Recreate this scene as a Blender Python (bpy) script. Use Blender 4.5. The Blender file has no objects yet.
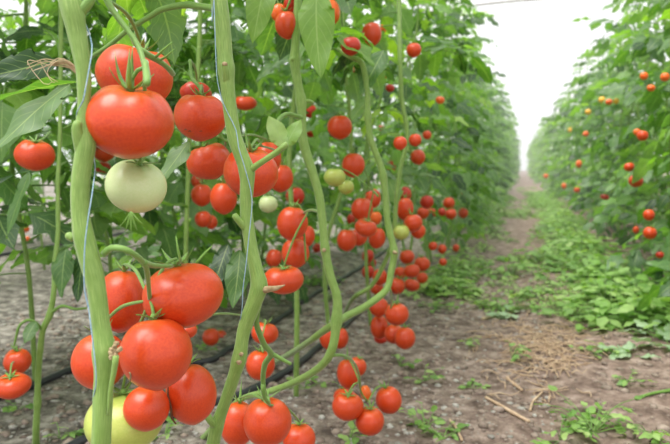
import bpy, math, random
import numpy as np
from mathutils import Vector, Matrix, noise, Quaternion
PI = math.pi
rnd = random.Random(7)
C = bpy.context.scene.collection
# ------------------------------------------------------------------ camera
H = 0.68; FPX = 650.0
yaw = math.atan(187/650*math.cos(math.atan(57/650))); pit = math.atan(57/650)
FW = Vector((-math.sin(yaw)*math.cos(pit), math.cos(yaw)*math.cos(pit), -math.sin(pit)))
RT = Vector((math.cos(yaw), math.sin(yaw), 0)); UP = RT.cross(FW)
CAM = Vector((0, 0, H))
def P(px, py, d): return CAM + d*(FW + (px-335)/FPX*RT + (222-py)/FPX*UP)
def gz(x, y):
    z = .012*noise.noise(Vector((x*2.2, y*2.2, 0))) + .008*noise.noise(Vector((x*7, y*7, 3))) + .0045*noise.noise(Vector((x*19, y*19, 8)))
    z += .03*math.exp(-((x-.75)/.3)**2) if y > 2 else 0
    return z
def G(px, py, dz=0.0):
    r = FW + (px-335)/FPX*RT + (222-py)/FPX*UP
    t = -H/r.z; p = CAM + t*r
    return Vector((p.x, p.y, gz(p.x, p.y)+dz))
cam = bpy.data.objects.new('camera', bpy.data.cameras.new('camera')); C.objects.link(cam)
cam.location = CAM; cam.rotation_euler = Matrix((RT, UP, -FW)).transposed().to_euler()
cam.data.sensor_width = 36; cam.data.lens = 36*FPX/670; cam.data.clip_start = .02; cam.data.clip_end = 200
cam.data.dof.use_dof = True; cam.data.dof.focus_distance = .84; cam.data.dof.aperture_fstop = 7.5
bpy.context.scene.camera = cam
# ------------------------------------------------------------------ materials
def nmat(name):
    m = bpy.data.materials.new(name); m.use_nodes = True
    nt = m.node_tree; b = nt.nodes['Principled BSDF']; return m, nt, b
def ramp(nt, fac, stops):
    r = nt.nodes.new('ShaderNodeValToRGB'); cr = r.color_ramp
    while len(cr.elements) < len(stops): cr.elements.new(.5)
    for e, (p, c) in zip(cr.elements, stops): e.position = p; e.color = (*c, 1)
    nt.links.new(fac, r.inputs[0]); return r.outputs[0]
def noi(nt, scale, detail=4, src='Object', stretch=None, rough=.55):
    tc = nt.nodes.new('ShaderNodeTexCoord'); n = nt.nodes.new('ShaderNodeTexNoise')
    o = tc.outputs[src]
    if stretch:
        mp = nt.nodes.new('ShaderNodeMapping'); mp.inputs['Scale'].default_value = stretch
        nt.links.new(o, mp.inputs[0]); o = mp.outputs[0]
    nt.links.new(o, n.inputs['Vector']); n.inputs['Scale'].default_value = scale
    n.inputs['Detail'].default_value = detail; n.inputs['Roughness'].default_value = rough
    return n.outputs[0]
def bump(nt, b, h, s, d):
    bn = nt.nodes.new('ShaderNodeBump'); bn.inputs['Strength'].default_value = s; bn.inputs['Distance'].default_value = d
    nt.links.new(h, bn.inputs['Height']); nt.links.new(bn.outputs[0], b.inputs['Normal'])
def mixc(nt, f, a, b_, mode='MIX'):
    m = nt.nodes.new('ShaderNodeMix'); m.data_type = 'RGBA'; m.blend_type = mode
    for k, v in ((0, f), (6, a), (7, b_)):
        if isinstance(v, (float, int)): m.inputs[k].default_value = v
        elif isinstance(v, tuple): m.inputs[k].default_value = (*v, 1)
        else: nt.links.new(v, m.inputs[k])
    return m.outputs[2]
def fruit_mat(name, c1, c2, c3, rough=.3):
    """c1 body, c2 blotches, c3 shoulder (ripens last)"""
    m, nt, b = nmat(name)
    base = ramp(nt, noi(nt, 14, 2), [(.35, c1), (.7, c2)])
    tc = nt.nodes.new('ShaderNodeUVMap'); sx = nt.nodes.new('ShaderNodeSeparateXYZ'); nt.links.new(tc.outputs[0], sx.inputs[0])
    mr = nt.nodes.new('ShaderNodeMapRange'); mr.inputs[1].default_value = .30; mr.inputs[2].default_value = 0.02
    mr.inputs[3].default_value = 0; mr.inputs[4].default_value = .75
    nt.links.new(sx.outputs[1], mr.inputs[0])
    col = mixc(nt, mr.outputs[0], base, c3)
    nt.links.new(col, b.inputs['Base Color'])
    b.inputs['Roughness'].default_value = rough; b.inputs['IOR'].default_value = 1.42
    b.inputs['Coat Weight'].default_value = .22; b.inputs['Coat Roughness'].default_value = .35
    b.inputs['Subsurface Weight'].default_value = .06; b.inputs['Subsurface Radius'].default_value = (1, .25, .1)
    b.inputs['Subsurface Scale'].default_value = .008
    bump(nt, b, noi(nt, 180, 2), .04, .001)
    return m
M = {}
M['ripe'] = fruit_mat('ripe_tomato_skin', (.64, .066, .011), (.56, .044, .009), (.72, .13, .018))
M['deep'] = fruit_mat('shaded_red_tomato_skin', (.54, .032, .010), (.45, .022, .009), (.56, .05, .012))  # darker copy of the ripe red: shade on tucked-away fruit put into the colour
M['orange'] = fruit_mat('orange_tomato_skin', (.86, .16, .02), (.82, .11, .015), (.86, .26, .03))
M['yellow'] = fruit_mat('yellow_tomato_skin', (.88, .50, .05), (.88, .42, .05), (.80, .55, .08))
M['pale'] = fruit_mat('pale_unripe_tomato_skin', (.54, .64, .31), (.58, .66, .35), (.34, .50, .15), .33)
M['lime'] = fruit_mat('green_unripe_tomato_skin', (.42, .50, .10), (.48, .54, .13), (.30, .44, .08), .32)
def stem_mat(name, c1, c2, c3):
    m, nt, b = nmat(name)
    a = ramp(nt, noi(nt, 9, 4, 'UV', (14, 1.2, 1)), [(.3, c1), (.55, c2), (.75, c3)])
    d = ramp(nt, noi(nt, 60, 3), [(.45, (1, 1, 1)), (.75, (.82, .88, .70))])
    nt.links.new(mixc(nt, 1.0, a, d, 'MULTIPLY'), b.inputs['Base Color'])
    b.inputs['Roughness'].default_value = .55; b.inputs['Sheen Weight'].default_value = .25; b.inputs['Sheen Roughness'].default_value = .4
    b.inputs['Subsurface Weight'].default_value = .08; b.inputs['Subsurface Radius'].default_value = (.5, 1, .3); b.inputs['Subsurface Scale'].default_value = .004
    bump(nt, b, noi(nt, 160, 3), .25, .001)
    return m
M['stem'] = stem_mat('fuzzy_green_stem', (.12, .23, .040), (.22, .35, .075), (.38, .48, .17))
M['stalk'] = stem_mat('green_stalk', (.10, .22, .035), (.17, .31, .06), (.28, .41, .12))
M['calyx'] = stem_mat('calyx_green', (.12, .26, .04), (.19, .36, .06), (.30, .44, .12))
def plain(name, c1, c2, rough=.8, sc=40, bs=.3, bd=.002):
    m, nt, b = nmat(name)
    nt.links.new(ramp(nt, noi(nt, sc, 5), [(.3, c1), (.7, c2)]), b.inputs['Base Color'])
    b.inputs['Roughness'].default_value = rough; bump(nt, b, noi(nt, sc*3, 3), bs, bd); return m
M['scar'] = plain('dried_scar', (.22, .14, .06), (.50, .40, .24), .9, 150)
M['crack'] = plain('dark_brown_crack', (.10, .035, .015), (.24, .11, .05), .8, 200)
M['dry'] = plain('dried_plant', (.40, .30, .16), (.62, .52, .34), .9, 60)
M['straw'] = plain('straw', (.38, .25, .15), (.66, .50, .35), .85, 30)
M['hose'] = plain('black_plastic_hose', (.02, .022, .026), (.035, .038, .045), .38, 20, .1)
M['string'] = plain('blue_white_twine', (.16, .32, .46), (.42, .55, .62), .7, 300)
M['wire'] = plain('grey_wire', (.16, .10, .09), (.45, .42, .40), .5, 30)
M['clod'] = plain('soil_crumb', (.10, .072, .055), (.42, .335, .28), .95, 25)
M['pebble'] = plain('grey_pebble', (.24, .225, .20), (.50, .48, .44), .85, 12)
def leaf_mat(name, stops, tr, trw=.46):
    m, nt, b = nmat(name)
    at = nt.nodes.new('ShaderNodeAttribute'); at.attribute_name = 'tint'
    oi = nt.nodes.new('ShaderNodeObjectInfo')
    ad = nt.nodes.new('ShaderNodeMath'); ad.operation = 'MULTIPLY_ADD'; ad.inputs[1].default_value = .5
    nt.links.new(oi.outputs['Random'], ad.inputs[0])
    h = nt.nodes.new('ShaderNodeMath'); h.operation = 'MULTIPLY'; h.inputs[1].default_value = .5
    nt.links.new(at.outputs['Fac'], h.inputs[0]); nt.links.new(h.outputs[0], ad.inputs[2])
    base = ramp(nt, ad.outputs[0], stops)
    blot = ramp(nt, noi(nt, 45, 3), [(.35, (.80, .84, .78)), (.7, (1.0, 1.0, 1.0))])
    base = mixc(nt, 1.0, base, blot, 'MULTIPLY')
    # veins: uv x across (-1..1 -> 0..1), y along
    uv = nt.nodes.new('ShaderNodeUVMap'); s = nt.nodes.new('ShaderNodeSeparateXYZ'); nt.links.new(uv.outputs[0], s.inputs[0])
    def mt(op, a, b_=None, c=None):
        n = nt.nodes.new('ShaderNodeMath'); n.operation = op
        for i, v in enumerate((a, b_, c)):
            if v is None: continue
            if isinstance(v, (int, float)): n.inputs[i].default_value = v
            else: nt.links.new(v, n.inputs[i])
        return n.outputs[0]
    ax = mt('ABSOLUTE', mt('SUBTRACT', s.outputs[0], .5))
    mid = mt('LESS_THAN', ax, .022)
    ph = mt('FRACT', mt('SUBTRACT', mt('MULTIPLY', s.outputs[1], 7.0), mt('MULTIPLY', ax, 4.0)))
    side = mt('MULTIPLY', mt('LESS_THAN', ph, .09), .55)
    base = mixc(nt, mt('MULTIPLY', mt('MAXIMUM', mid, side), .55), base, (.36, .50, .20))
    nt.links.new(base, b.inputs['Base Color'])
    b.inputs['Roughness'].default_value = .48; b.inputs['Specular IOR Level'].default_value = .75
    t = nt.nodes.new('ShaderNodeBsdfTranslucent')
    nt.links.new(mixc(nt, 1.0, base, tr, 'MULTIPLY'), t.inputs[0])
    mx = nt.nodes.new('ShaderNodeMixShader'); mx.inputs[0].default_value = trw
    nt.links.new(b.outputs[0], mx.inputs[1]); nt.links.new(t.outputs[0], mx.inputs[2])
    nt.links.new(mx.outputs[0], nt.nodes['Material Output'].inputs[0])
    return m
M['leaf'] = leaf_mat('tomato_leaf', [(.15, (.030, .085, .028)), (.38, (.085, .20, .045)), (.56, (.19, .32, .15)), (.72, (.17, .34, .05)), (.90, (.34, .50, .10))], (1.8, 2.0, .5))
M['weed'] = leaf_mat('weed_leaf', [(.05, (.12, .28, .05)), (.5, (.26, .46, .10)), (.95, (.48, .64, .24))], (1.5, 1.6, .7), .35)
M['cutleaf'] = leaf_mat('wilted_cut_leaf', [(.05, (.26, .42, .22)), (.5, (.40, .55, .34)), (.95, (.52, .62, .42))], (1.2, 1.3, .8), .25)
# ground
m, nt, b = nmat('soil')
big = noi(nt, 1.1, 5); fine = noi(nt, 16, 8, rough=.7)
tc = nt.nodes.new('ShaderNodeTexCoord'); sx = nt.nodes.new('ShaderNodeSeparateXYZ'); nt.links.new(tc.outputs['Object'], sx.inputs[0])
mr = nt.nodes.new('ShaderNodeMapRange'); mr.inputs[1].default_value = -1.0; mr.inputs[2].default_value = .1; nt.links.new(sx.outputs[0], mr.inputs[0])
grey = ramp(nt, fine, [(.38, (.075, .066, .057)), (.5, (.235, .212, .188)), (.62, (.50, .465, .42))])
brown = ramp(nt, fine, [(.36, (.12, .078, .062)), (.5, (.28, .20, .165)), (.66, (.50, .39, .34))])
soil = mixc(nt, mr.outputs[0], grey, brown)
soil = mixc(nt, 1.0, soil, ramp(nt, big, [(.3, (.78, .76, .74)), (.7, (1.05, 1.03, 1.0))]), 'MULTIPLY')
nt.links.new(soil, b.inputs['Base Color']); b.inputs['Roughness'].default_value = .95
bump(nt, b, noi(nt, 60, 8, rough=.75), .8, .012); M['soil'] = m
# ------------------------------------------------------------------ mesh tools
class MB:
    def __init__(s): s.v = []; s.f = []; s.uv = []; s.mi = []; s.t = []; s.n = 0
    def add(s, v, f, uv=None, mi=0, tint=.5, mat=None):
        v = np.asarray(v, float)
        if mat is not None: v = v @ np.array(mat.to_3x3()).T + np.array(mat.translation)
        s.v.append(v); s.f += [tuple(i+s.n for i in q) for q in f]
        s.uv.append(np.asarray(uv if uv is not None else np.zeros((len(v), 2)), float))
        s.mi += [mi]*len(f); s.t.append(np.full(len(v), tint)); s.n += len(v)
    def merge(s, o, mat=None, tadd=0):
        v = np.vstack(o.v)
        if mat is not None: v = v @ np.array(mat.to_3x3()).T + np.array(mat.translation)
        s.v.append(v); s.f += [tuple(i+s.n for i in q) for q in o.f]; s.uv.append(np.vstack(o.uv))
        s.mi += o.mi; s.t.append(np.clip(np.concatenate(o.t)+tadd, 0, 1)); s.n += len(v)
    def mesh(s, name, mats, smooth=True):
        me = bpy.data.meshes.new(name); V = np.vstack(s.v); me.from_pydata(V.tolist(), [], s.f)
        for mm in mats: me.materials.append(mm)
        me.polygons.foreach_set('material_index', s.mi)
        me.polygons.foreach_set('use_smooth', [smooth]*len(s.f))
        ul = me.uv_layers.new(name='UVMap'); li = np.empty(len(me.loops), int); me.loops.foreach_get('vertex_index', li)
        ul.data.foreach_set('uv', np.vstack(s.uv)[li].ravel())
        a = me.attributes.new('tint', 'FLOAT', 'POINT'); a.data.foreach_set('value', np.concatenate(s.t))
        me.update(); return me
def smooth_path(pts, rad, step):
    """Catmull-Rom through pts; returns dense points and radii"""
    pts = [Vector(p) for p in pts]; n = len(pts)
    if not hasattr(rad, '__len__'): rad = [rad]*n
    out = []; rr = []
    for i in range(n-1):
        p0 = pts[i-1] if i else pts[0]*2-pts[1]; p1 = pts[i]; p2 = pts[i+1]; p3 = pts[i+2] if i+2 < n else pts[-1]*2-pts[-2]
        k = max(2, int((p2-p1).length/step))
        for j in range(k):
            t = j/k; t2 = t*t; t3 = t2*t
            out.append(.5*((2*p1)+(p2-p0)*t+(2*p0-5*p1+4*p2-p3)*t2+(3*p1-p0-3*p2+p3)*t3)); rr.append(rad[i]*(1-t)+rad[i+1]*t)
    out.append(pts[-1]); rr.append(rad[-1]); return out, rr
def tube(mb, pts, rad, seg=8, step=.02, ridge=0., wob=0., nodes=(), mi=0, tint=.5, capr=True):
    pp, rr = smooth_path(pts, rad, step)
    n = len(pp); V = []; U = []; L = 0
    t0 = (pp[1]-pp[0]).normalized(); a = Vector((1, 0, 0)) if abs(t0.x) < .8 else Vector((0, 1, 0))
    nx = (a - t0*a.dot(t0)).normalized()
    for i in range(n):
        t = (pp[min(i+1, n-1)]-pp[max(i-1, 0)]).normalized()
        nx = (nx - t*nx.dot(t)).normalized(); ny = t.cross(nx)
        if i: L += (pp[i]-pp[i-1]).length
        r = rr[i]
        for (q, w, g) in nodes:
            r *= 1+g*math.exp(-((pp[i]-q).length/w)**2)
        if wob: r *= 1+wob*noise.noise(pp[i]*25)
        for k in range(seg):
            an = 2*PI*k/seg
            rk = r*(1+ridge*math.cos(4*an+.6*math.sin(L*12)) + (ridge*.5*math.cos(7*an+1) if ridge else 0))
            V.append(pp[i]+nx*(rk*math.cos(an))+ny*(rk*math.sin(an))); U.append((abs(k/seg*2-1)*.5, L*4))
    F = [(i*seg+k, i*seg+(k+1) % seg, (i+1)*seg+(k+1) % seg, (i+1)*seg+k) for i in range(n-1) for k in range(seg)]
    V.append(pp[0]-t0*(rr[0]*.3)); U.append((0, 0)); V.append(pp[-1]+t*(rr[-1]*.4)); U.append((0, L*4))
    F += [(n*seg, (k+1) % seg, k) for k in range(seg)] + [(n*seg+1, (n-1)*seg+k, (n-1)*seg+(k+1) % seg) for k in range(seg)]
    mb.add([tuple(v) for v in V], F, U, mi, tint)
def link(name, me, parent=None, mat=None):
    o = bpy.data.objects.new(name, me); C.objects.link(o)
    if mat is not None: o.matrix_basis = mat
    if parent is not None: o.parent = parent
    return o
def empty(name, loc, rz=0):
    o = bpy.data.objects.new(name, None); C.objects.link(o); o.location = loc; o.rotation_euler = (0, 0, rz); o.empty_display_size = .05; return o
def tag(o, label=None, cat=None, group=None, kind=None):
    for k, v in (('label', label), ('category', cat), ('group', group), ('kind', kind)):
        if v: o[k] = v
    return o
def part(name, mb, mats, parent, world=True):
    """part whose mesh is in world coordinates, re-based on its parent's origin"""
    me = mb.mesh(name, mats)
    o = link(name, me, parent)
    if world:
        inv = Matrix.Translation(parent.location).inverted() if parent.rotation_mode == 'XYZ' and not any(parent.rotation_euler) else parent.matrix_basis.inverted()
        me.transform(inv)
    return o
# ------------------------------------------------------------------ leaves
def leaflet(mb, L, W, mat, seed, nst=12, across=2, fold=.25, droop=.5, lob=.28, tint=.5, mi=0):
    r = random.Random(seed); V = []; U = []; F = []
    kl = r.choice((3, 3.5, 4)); ph = r.random(); tw = r.uniform(-.35, .35); side = r.uniform(-.25, .25)
    nc = 2*across+1
    for i in range(nst+1):
        t = i/nst
        sh = (math.sin(PI*t**.72))**.75 if 0 < t < 1 else 0
        sh = max(sh, .03)
        for c in range(nc):
            u = (c-across)/across
            s = ((t*kl+ph*.3) % 1.0) if nst > 7 else (i % 2)*.75
            e = abs(u)**1.5
            half = W/2*sh*(1-lob*s*e*(1 if t < .93 else .3))
            x = t*L + (.10*L*s*e*(1-t)) - .04*L*e*math.sin(t*PI)
            y = u*half + side*L*t*t*.5
            z = fold*abs(u)*half*(1-.4*abs(u)) - droop*L*t*t*.5 - droop*.35*half*u*u + .07*W*math.sin(t*11+ph*6+u*1.3)*abs(u)
            a = tw*t; y, z = y*math.cos(a)-z*math.sin(a), y*math.sin(a)+z*math.cos(a)
            V.append((x, y, z)); U.append((u*.5+.5, t))
    for i in range(nst):
        for c in range(nc-1):
            F.append((i*nc+c, (i+1)*nc+c, (i+1)*nc+c+1, i*nc+c+1))
    mb.add(V, F, U, mi, tint, mat)
def compound_leaf(seed, hi=False, L=.30):
    """whole leaf along +X from the origin; slot 0 blade, slot 1 stalk"""
    mb = MB(); r = random.Random(seed)
    up = r.uniform(.0, .35); dr = r.uniform(.45, 1.0); sw = r.uniform(-.2, .2)
    def at(s): return Vector((L*s*(1-.15*s*s*dr), sw*L*s*s, L*(up*s-dr*.5*s*s)))
    tube(mb, [at(k/5) for k in range(6)], [.0026, .0022, .0018, .0015, .0012, .0009], 4 if not hi else 6, .07 if not hi else .02, mi=1)
    def put(s, ang, ln, wd):
        p = at(s); t = (at(min(1, s+.03))-at(s-.03)).normalized()
        yw = math.atan2(t.y, t.x)+ang; pt = -math.asin(max(-1, min(1, t.z)))*math.cos(ang)+r.uniform(-.1, .45)
        st = .12*ln
        R = Matrix.Rotation(yw, 4, 'Z') @ Matrix.Rotation(pt, 4, 'Y') @ Matrix.Rotation(r.uniform(-.5, .5), 4, 'X')
        q = R @ Vector((st, 0, 0))
        if ang: tube(mb, [p, p+q], [.0011, .0008], 3, .05, mi=1)
        leaflet(mb, ln, wd, Matrix.Translation(p+(q if ang else Vector())) @ R, r.random(), 14 if hi else 6, 2 if hi else 1,
                r.uniform(-.1, .55), r.uniform(.2, .9), r.uniform(.34, .55), min(1, max(0, r.gauss(.5, .26))))
    put(1.0, 0, L*.36, L*.27)
    for s, l in ((.80, .30), (.56, .33), (.32, .26)):
        for sg in (-1, 1):
            k = r.uniform(.85, 1.15)
            put(s+r.uniform(-.02, .02), sg*r.uniform(.85, 1.25), L*l*k, L*l*k*.70)
    for s in (.68, .44):
        for sg in (-1, 1):
            if r.random() < .75: put(s, sg*1.3, L*.11, L*.085)
    return mb
LHI = [compound_leaf(100+i, True) for i in range(5)]
LLO = [compound_leaf(200+i) for i in range(8)]
LM = [M['leaf'], M['stalk']]
LHI_ME = [a.mesh('tomato_leaf', LM) for a in LHI]
LLO_ME = [a.mesh('tomato_leaf_far', LM) for a in LLO]
def leaf_mat_at(p, az, el, roll, sc):
    return Matrix.Translation(p) @ Matrix.Rotation(az, 4, 'Z') @ Matrix.Rotation(-el, 4, 'Y') @ Matrix.Rotation(roll, 4, 'X') @ Matrix.Scale(sc, 4)
def plant_layout(seed, zlo, ztop, step=.075, spread=1.0):
    r = random.Random(seed); x = r.uniform(-.03, .03); y = r.uniform(-.03, .03)
    pts = [Vector((0, 0, -.02))]; n = 6
    for k in range(1, n+1):
        pts.append(Vector((x+r.uniform(-.05, .05), y+r.uniform(-.05, .05), ztop*k/n)))
    pp, _ = smooth_path(pts, .01, .04)
    leaves = []; z = zlo; az = r.random()*6
    while z < ztop:
        p = min(pp, key=lambda q: abs(q.z-z)); az += 2.4+r.uniform(-.5, .5)
        leaves.append((p, az, r.uniform(-.1, .6), r.uniform(-.4, .4), spread*r.uniform(.75, 1.2)*(1 if z < ztop-.3 else .7), r.randrange(100)))
        z += step*r.uniform(.6, 1.4)
    return pts, leaves
def stem_mesh(pts, seed):
    mb = MB(); n = len(pts)
    tube(mb, pts, [.0085-.004*i/(n-1) for i in range(n)], 7, .06, wob=.2); return mb.mesh('stem', [M['stem']])
# far plants: stem + merged foliage, shared meshes
FAR = {}
for kind, (zlo, ztop, step) in {'full': (.06, 2.15, .062), 'high': (.42, 2.15, .058), 'mid': (.34, 2.15, .062), 'low': (.05, 1.70, .062)}.items():
    FAR[kind] = []
    for k in range(4):
        pts, lv = plant_layout(hash_ := 31*k+len(kind)*7+int(zlo*100), zlo, ztop, step)
        fm = MB()
        for (p, az, el, ro, sc, vi) in lv: fm.merge(LLO[vi % 8], leaf_mat_at(p, az, el, ro, sc), random.Random(vi+k).uniform(-.3, .3))
        FAR[kind].append((stem_mesh(pts, k), fm.mesh('foliage', LM)))
def far_plant(x, y, kind, label, group, sc=1.0, rz=None):
    o = empty('tomato_plant', (x, y, gz(x, y)), rnd.random()*6.28 if rz is None else rz); o.scale = (sc, sc, sc)
    tag(o, label, 'tomato plant', group)
    sm, fm = FAR[kind][rnd.randrange(4)]
    link('stem', sm, o); f = link('foliage', fm, o); f['kind'] = 'stuff'
    return o
NEAR = {}
def near_plant(x, y, zlo, ztop, label, group, seed, step=.075, spread=1.0, zstem=True):
    """plant close enough that each leaf is a part of its own"""
    o = empty('tomato_plant', (x, y, gz(x, y))); tag(o, label, 'tomato plant', group)
    pts, lv = plant_layout(seed, zlo, ztop, step, spread)
    link('stem', stem_mesh(pts, seed), o)
    for (p, az, el, ro, sc, vi) in lv:
        link('leaf', LLO_ME[vi % 8] if (x*x+y*y) > 4 else LHI_ME[vi % 5], o, leaf_mat_at(p, az, el, ro, sc))
    return o
# ------------------------------------------------------------------ tomatoes
def tomato_mesh(shape, seed, hi=True):
    r = random.Random(seed); nl, am, dent, asym = {'rnd': (5, .012, .10, .03), 'lob': (5, .045, .22, .06), 'dbl': (2, .11, .22, .04), 'obl': (3, .02, .06, .03)}[shape]
    nt_, np_ = (32, 48) if hi else (16, 24); V = []; U = []; ph = r.random()*6; pa = r.random()*6
    for i in range(nt_+1):
        th = PI*i/nt_
        for k in range(np_):
            f = 2*PI*k/np_
            g = math.sin(th)*(.35+.65*(1+math.cos(th))/2)
            if shape == 'dbl': w = abs(math.cos(f+ph))**.6*2-1.2
            elif shape == 'lob': w = math.sqrt(math.cos(nl*(f+ph)/2+.5*math.sin(f))**2+.06)*2-1.3
            else: w = math.cos(nl*(f+ph))
            rr = 1+am*w*g+asym*math.cos(f-pa)*math.sin(th)
            x = rr*math.sin(th)*math.cos(f); y = rr*math.sin(th)*math.sin(f)
            z = math.cos(th)*(1 if math.cos(th) > 0 else .97)
            z -= dent*math.exp(-(th/.42)**2)+.05*math.exp(-((PI-th)/.25)**2)
            z += am*.8*w*math.exp(-((th-.7)/.4)**2)
            V.append((x, y, z)); U.append((k/np_, i/nt_))
    F = [(i*np_+k, (i+1)*np_+k, (i+1)*np_+(k+1) % np_, i*np_+(k+1) % np_) for i in range(nt_) for k in range(np_)]
    mb = MB(); mb.add(V, F, U); return mb, (1-dent)
def calyx_mb(seed, ztop, R=1.0, n=5, ln=.62, lift=.5):
    """five pointed sepals and the joint above them, unit tomato radius"""
    mb = MB(); r = random.Random(seed); a0 = r.random()*6
    for k in range(n):
        a = a0+2*PI*k/n+r.uniform(-.2, .2); L = ln*r.uniform(.8, 1.2); cu = lift*r.uniform(.4, 1.5); V = []; F = []
        for i in range(8):
            t = i/7; w = .085*(math.sin(PI*min(1, t*.85+.18))**.8)*(1-t)**.35+.004
            rad = .04+L*(t-.25*cu*t*t); z = ztop+.04+.10*math.sin(t*2.2)+cu*L*t*t*.85
            for (dw, dz) in ((-w, .01), (0, -.02), (w, .01), (0, .012)):
                V.append((rad*math.cos(a)-dw*math.sin(a), rad*math.sin(a)+dw*math.cos(a), z+dz))
        F = [(i*4+c, i*4+(c+1) % 4, (i+1)*4+(c+1) % 4, (i+1)*4+c) for i in range(7) for c in range(4)]
        F += [(3, 2, 1, 0), (28, 29, 30, 31)]
        mb.add(V, F, [(0, 0)]*len(V))
    tube(mb, [(0, 0, ztop-.02), (0, 0, ztop+.10), (0, 0, ztop+.17)], [.09, .10, .06], 8, .05)
    return mb
SHAPES = {}
for sh in ('rnd', 'lob', 'dbl', 'obl'):
    for k in range(3):
        for hi in (True, False):
            mb, zt = tomato_mesh(sh, k*5+1, hi); cb = calyx_mb(k+3, zt, lift=(.25, .6, 1.0)[k])
            SHAPES[sh, k, hi] = (mb, zt, cb)
MESHC = {}
def get_mesh(sh, k, hi, col):
    key = (sh, k, hi, col)
    if key not in MESHC:
        mb, zt, cb = SHAPES[sh, k, hi]
        MESHC[key] = mb.mesh('tomato', [M[col]])
    return MESHC[key]
CAL = {}
placed = []   # (centre, radius)
NT = 0
def cluster(group, truss, toms, dmin=None, plant=None, xface=None):
    """truss: list of (px,py,d) for the fruit stalk. toms: (px,py,w,h,D,shape,colour,up,label) listed front to back"""
    global NT
    tp = [P(*t) for t in truss]; dense = smooth_path(tp, .003, .01)[0] if len(tp) > 1 else tp
    if truss and plant is not None and len(tp) > 1:
        mb = MB(); n = len(tp); k0 = .0036 if truss[0][2] < 1 else .0032
        tube(mb, tp, [k0-.0012*i/(n-1) for i in range(n)], 10, .008, wob=.25); part('truss_stalk', mb, [M['stalk']], plant)
    local = []
    for (px, py, w, h, D, sh, col, up, label) in toms:
        NT += 1; d = FPX*D/w
        if xface is not None and (px > 372):
            r1 = FW + (px-335)/FPX*RT + (222-py)/FPX*UP; d = (xface+rnd.uniform(-.03, .03))/r1.x; d = min(max(d, FPX*.034/w), FPX*.085/w)
        hr = h/w
        for _ in range(60):
            R_ = w/2*d/FPX; c = P(px, py, d); bad = 0
            for (c2, r2) in placed:
                rr = .93*(R_*(.5+.5*hr)+r2)
                if (c-c2).length < rr: bad = 1
            if not bad: break
            d += .004
        R_ = w/2*d/FPX; c = P(px, py, d); placed.append((c, R_*(.5+.5*hr)))
        hi = w >= 18; k = NT % 3
        if up is None: up = (rnd.uniform(-.25, .25), 1, rnd.uniform(-.15, .25))
        Z = (RT*up[0]+UP*up[1]-FW*up[2]).normalized()
        X = (RT-Z*RT.dot(Z)).normalized(); Y = Z.cross(X)
        rot = Matrix((X, Y, Z)).transposed().to_4x4() @ Matrix.Rotation((NT*1.7) % 6.28 if w < 60 else 0.0, 4, 'Z')
        zt = SHAPES[sh, k, hi][1]
        mat = Matrix.Translation(c) @ rot @ Matrix.Diagonal((R_, R_, R_*hr, 1))
        o = link('tomato', get_mesh(sh, k, hi, col), None, mat)
        tag(o, label, 'tomato', group)
        if w >= 12:
            if k not in CAL: CAL[k] = {}
            key = (sh, k)
            if key not in CAL: CAL[key] = SHAPES[sh, k, True][2].mesh('calyx', [M['calyx']])
            if w > 60 and up[2] > .15:
                CAL['big', sh] = calyx_mb(11, zt, n=6, ln=.58, lift=1.5).mesh('calyx', [M['calyx']]); key = ('big', sh)
            cx = link('calyx', CAL[key], o)
        if w >= 20 and tp:
            top = mat @ Vector((0, 0, zt+.15)); q = min(dense, key=lambda p: (p-top).length)
            mid = top.lerp(q, .45)+Z*min(.012, .3*(q-top).length)
            mb = MB(); tube(mb, [top-Z*.004, top+Z*.003, mid, q], [.0019, .0017, .0022, .0018], 8, .006)
            me = mb.mesh('pedicel', [M['stalk']]); me.transform(mat.inverted()); link('pedicel', me, cx)
    return
# ------------------------------------------------------------------ ground
xs = np.unique(np.concatenate([np.arange(-22, -4, .5), np.arange(-4, -1.6, .05), np.arange(-1.6, 1.5, .02), np.arange(1.5, 12, .4)]))
ys = np.unique(np.concatenate([np.arange(-3, .8, .3), np.arange(.8, 4, .02), np.arange(4, 9, .06), np.arange(9, 80, 1.0)]))
GV = [(x, y, gz(x, y)) for y in ys for x in xs]; nx = len(xs)
GF = [(j*nx+i, j*nx+i+1, (j+1)*nx+i+1, (j+1)*nx+i) for j in range(len(ys)-1) for i in range(nx-1)]
mb = MB(); mb.add(GV, GF); g = link('ground', mb.mesh('ground', [M['soil']])); g['kind'] = 'structure'
# crumbs and pebbles lying on it
def crumbs(name, n, mat, lo, hi_, region, label, cat):
    mb = MB(); r = random.Random(len(name))
    base = np.array([(0, 0, 1), (0, 0, -1), (1, 0, 0), (-1, 0, 0), (0, 1, 0), (0, -1, 0), (.6, .6, .6), (-.6, .6, .6), (.6, -.6, .6), (-.6, -.6, .6)])
    F = [(0, 6, 8), (0, 7, 6), (0, 9, 7), (0, 8, 9), (6, 4, 2), (6, 2, 8), (7, 3, 4), (7, 4, 6), (9, 5, 3), (9, 3, 7), (8, 2, 5), (8, 5, 9), (1, 2, 4), (1, 4, 3), (1, 3, 5), (1, 5, 2), (6, 7, 4)]
    F = F[:16]
    for _ in range(n):
        x, y = region(r); s = lo+(hi_-lo)*r.random()**3
        sc = np.array((s*r.uniform(.7, 1.3), s*r.uniform(.7, 1.3), s*r.uniform(.4, .9)))
        v = base*(1+np.array([[r.uniform(-.25, .25)] for _ in base]))*sc
        a = r.random()*6.28; ca, sa = math.cos(a), math.sin(a)
        v = np.stack([v[:, 0]*ca-v[:, 1]*sa+x, v[:, 0]*sa+v[:, 1]*ca+y, v[:, 2]+gz(x, y)], 1)
        mb.add(v, F)
    o = link(name, mb.mesh(name, [mat], True)); tag(o, label, cat, None, 'stuff')
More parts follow.
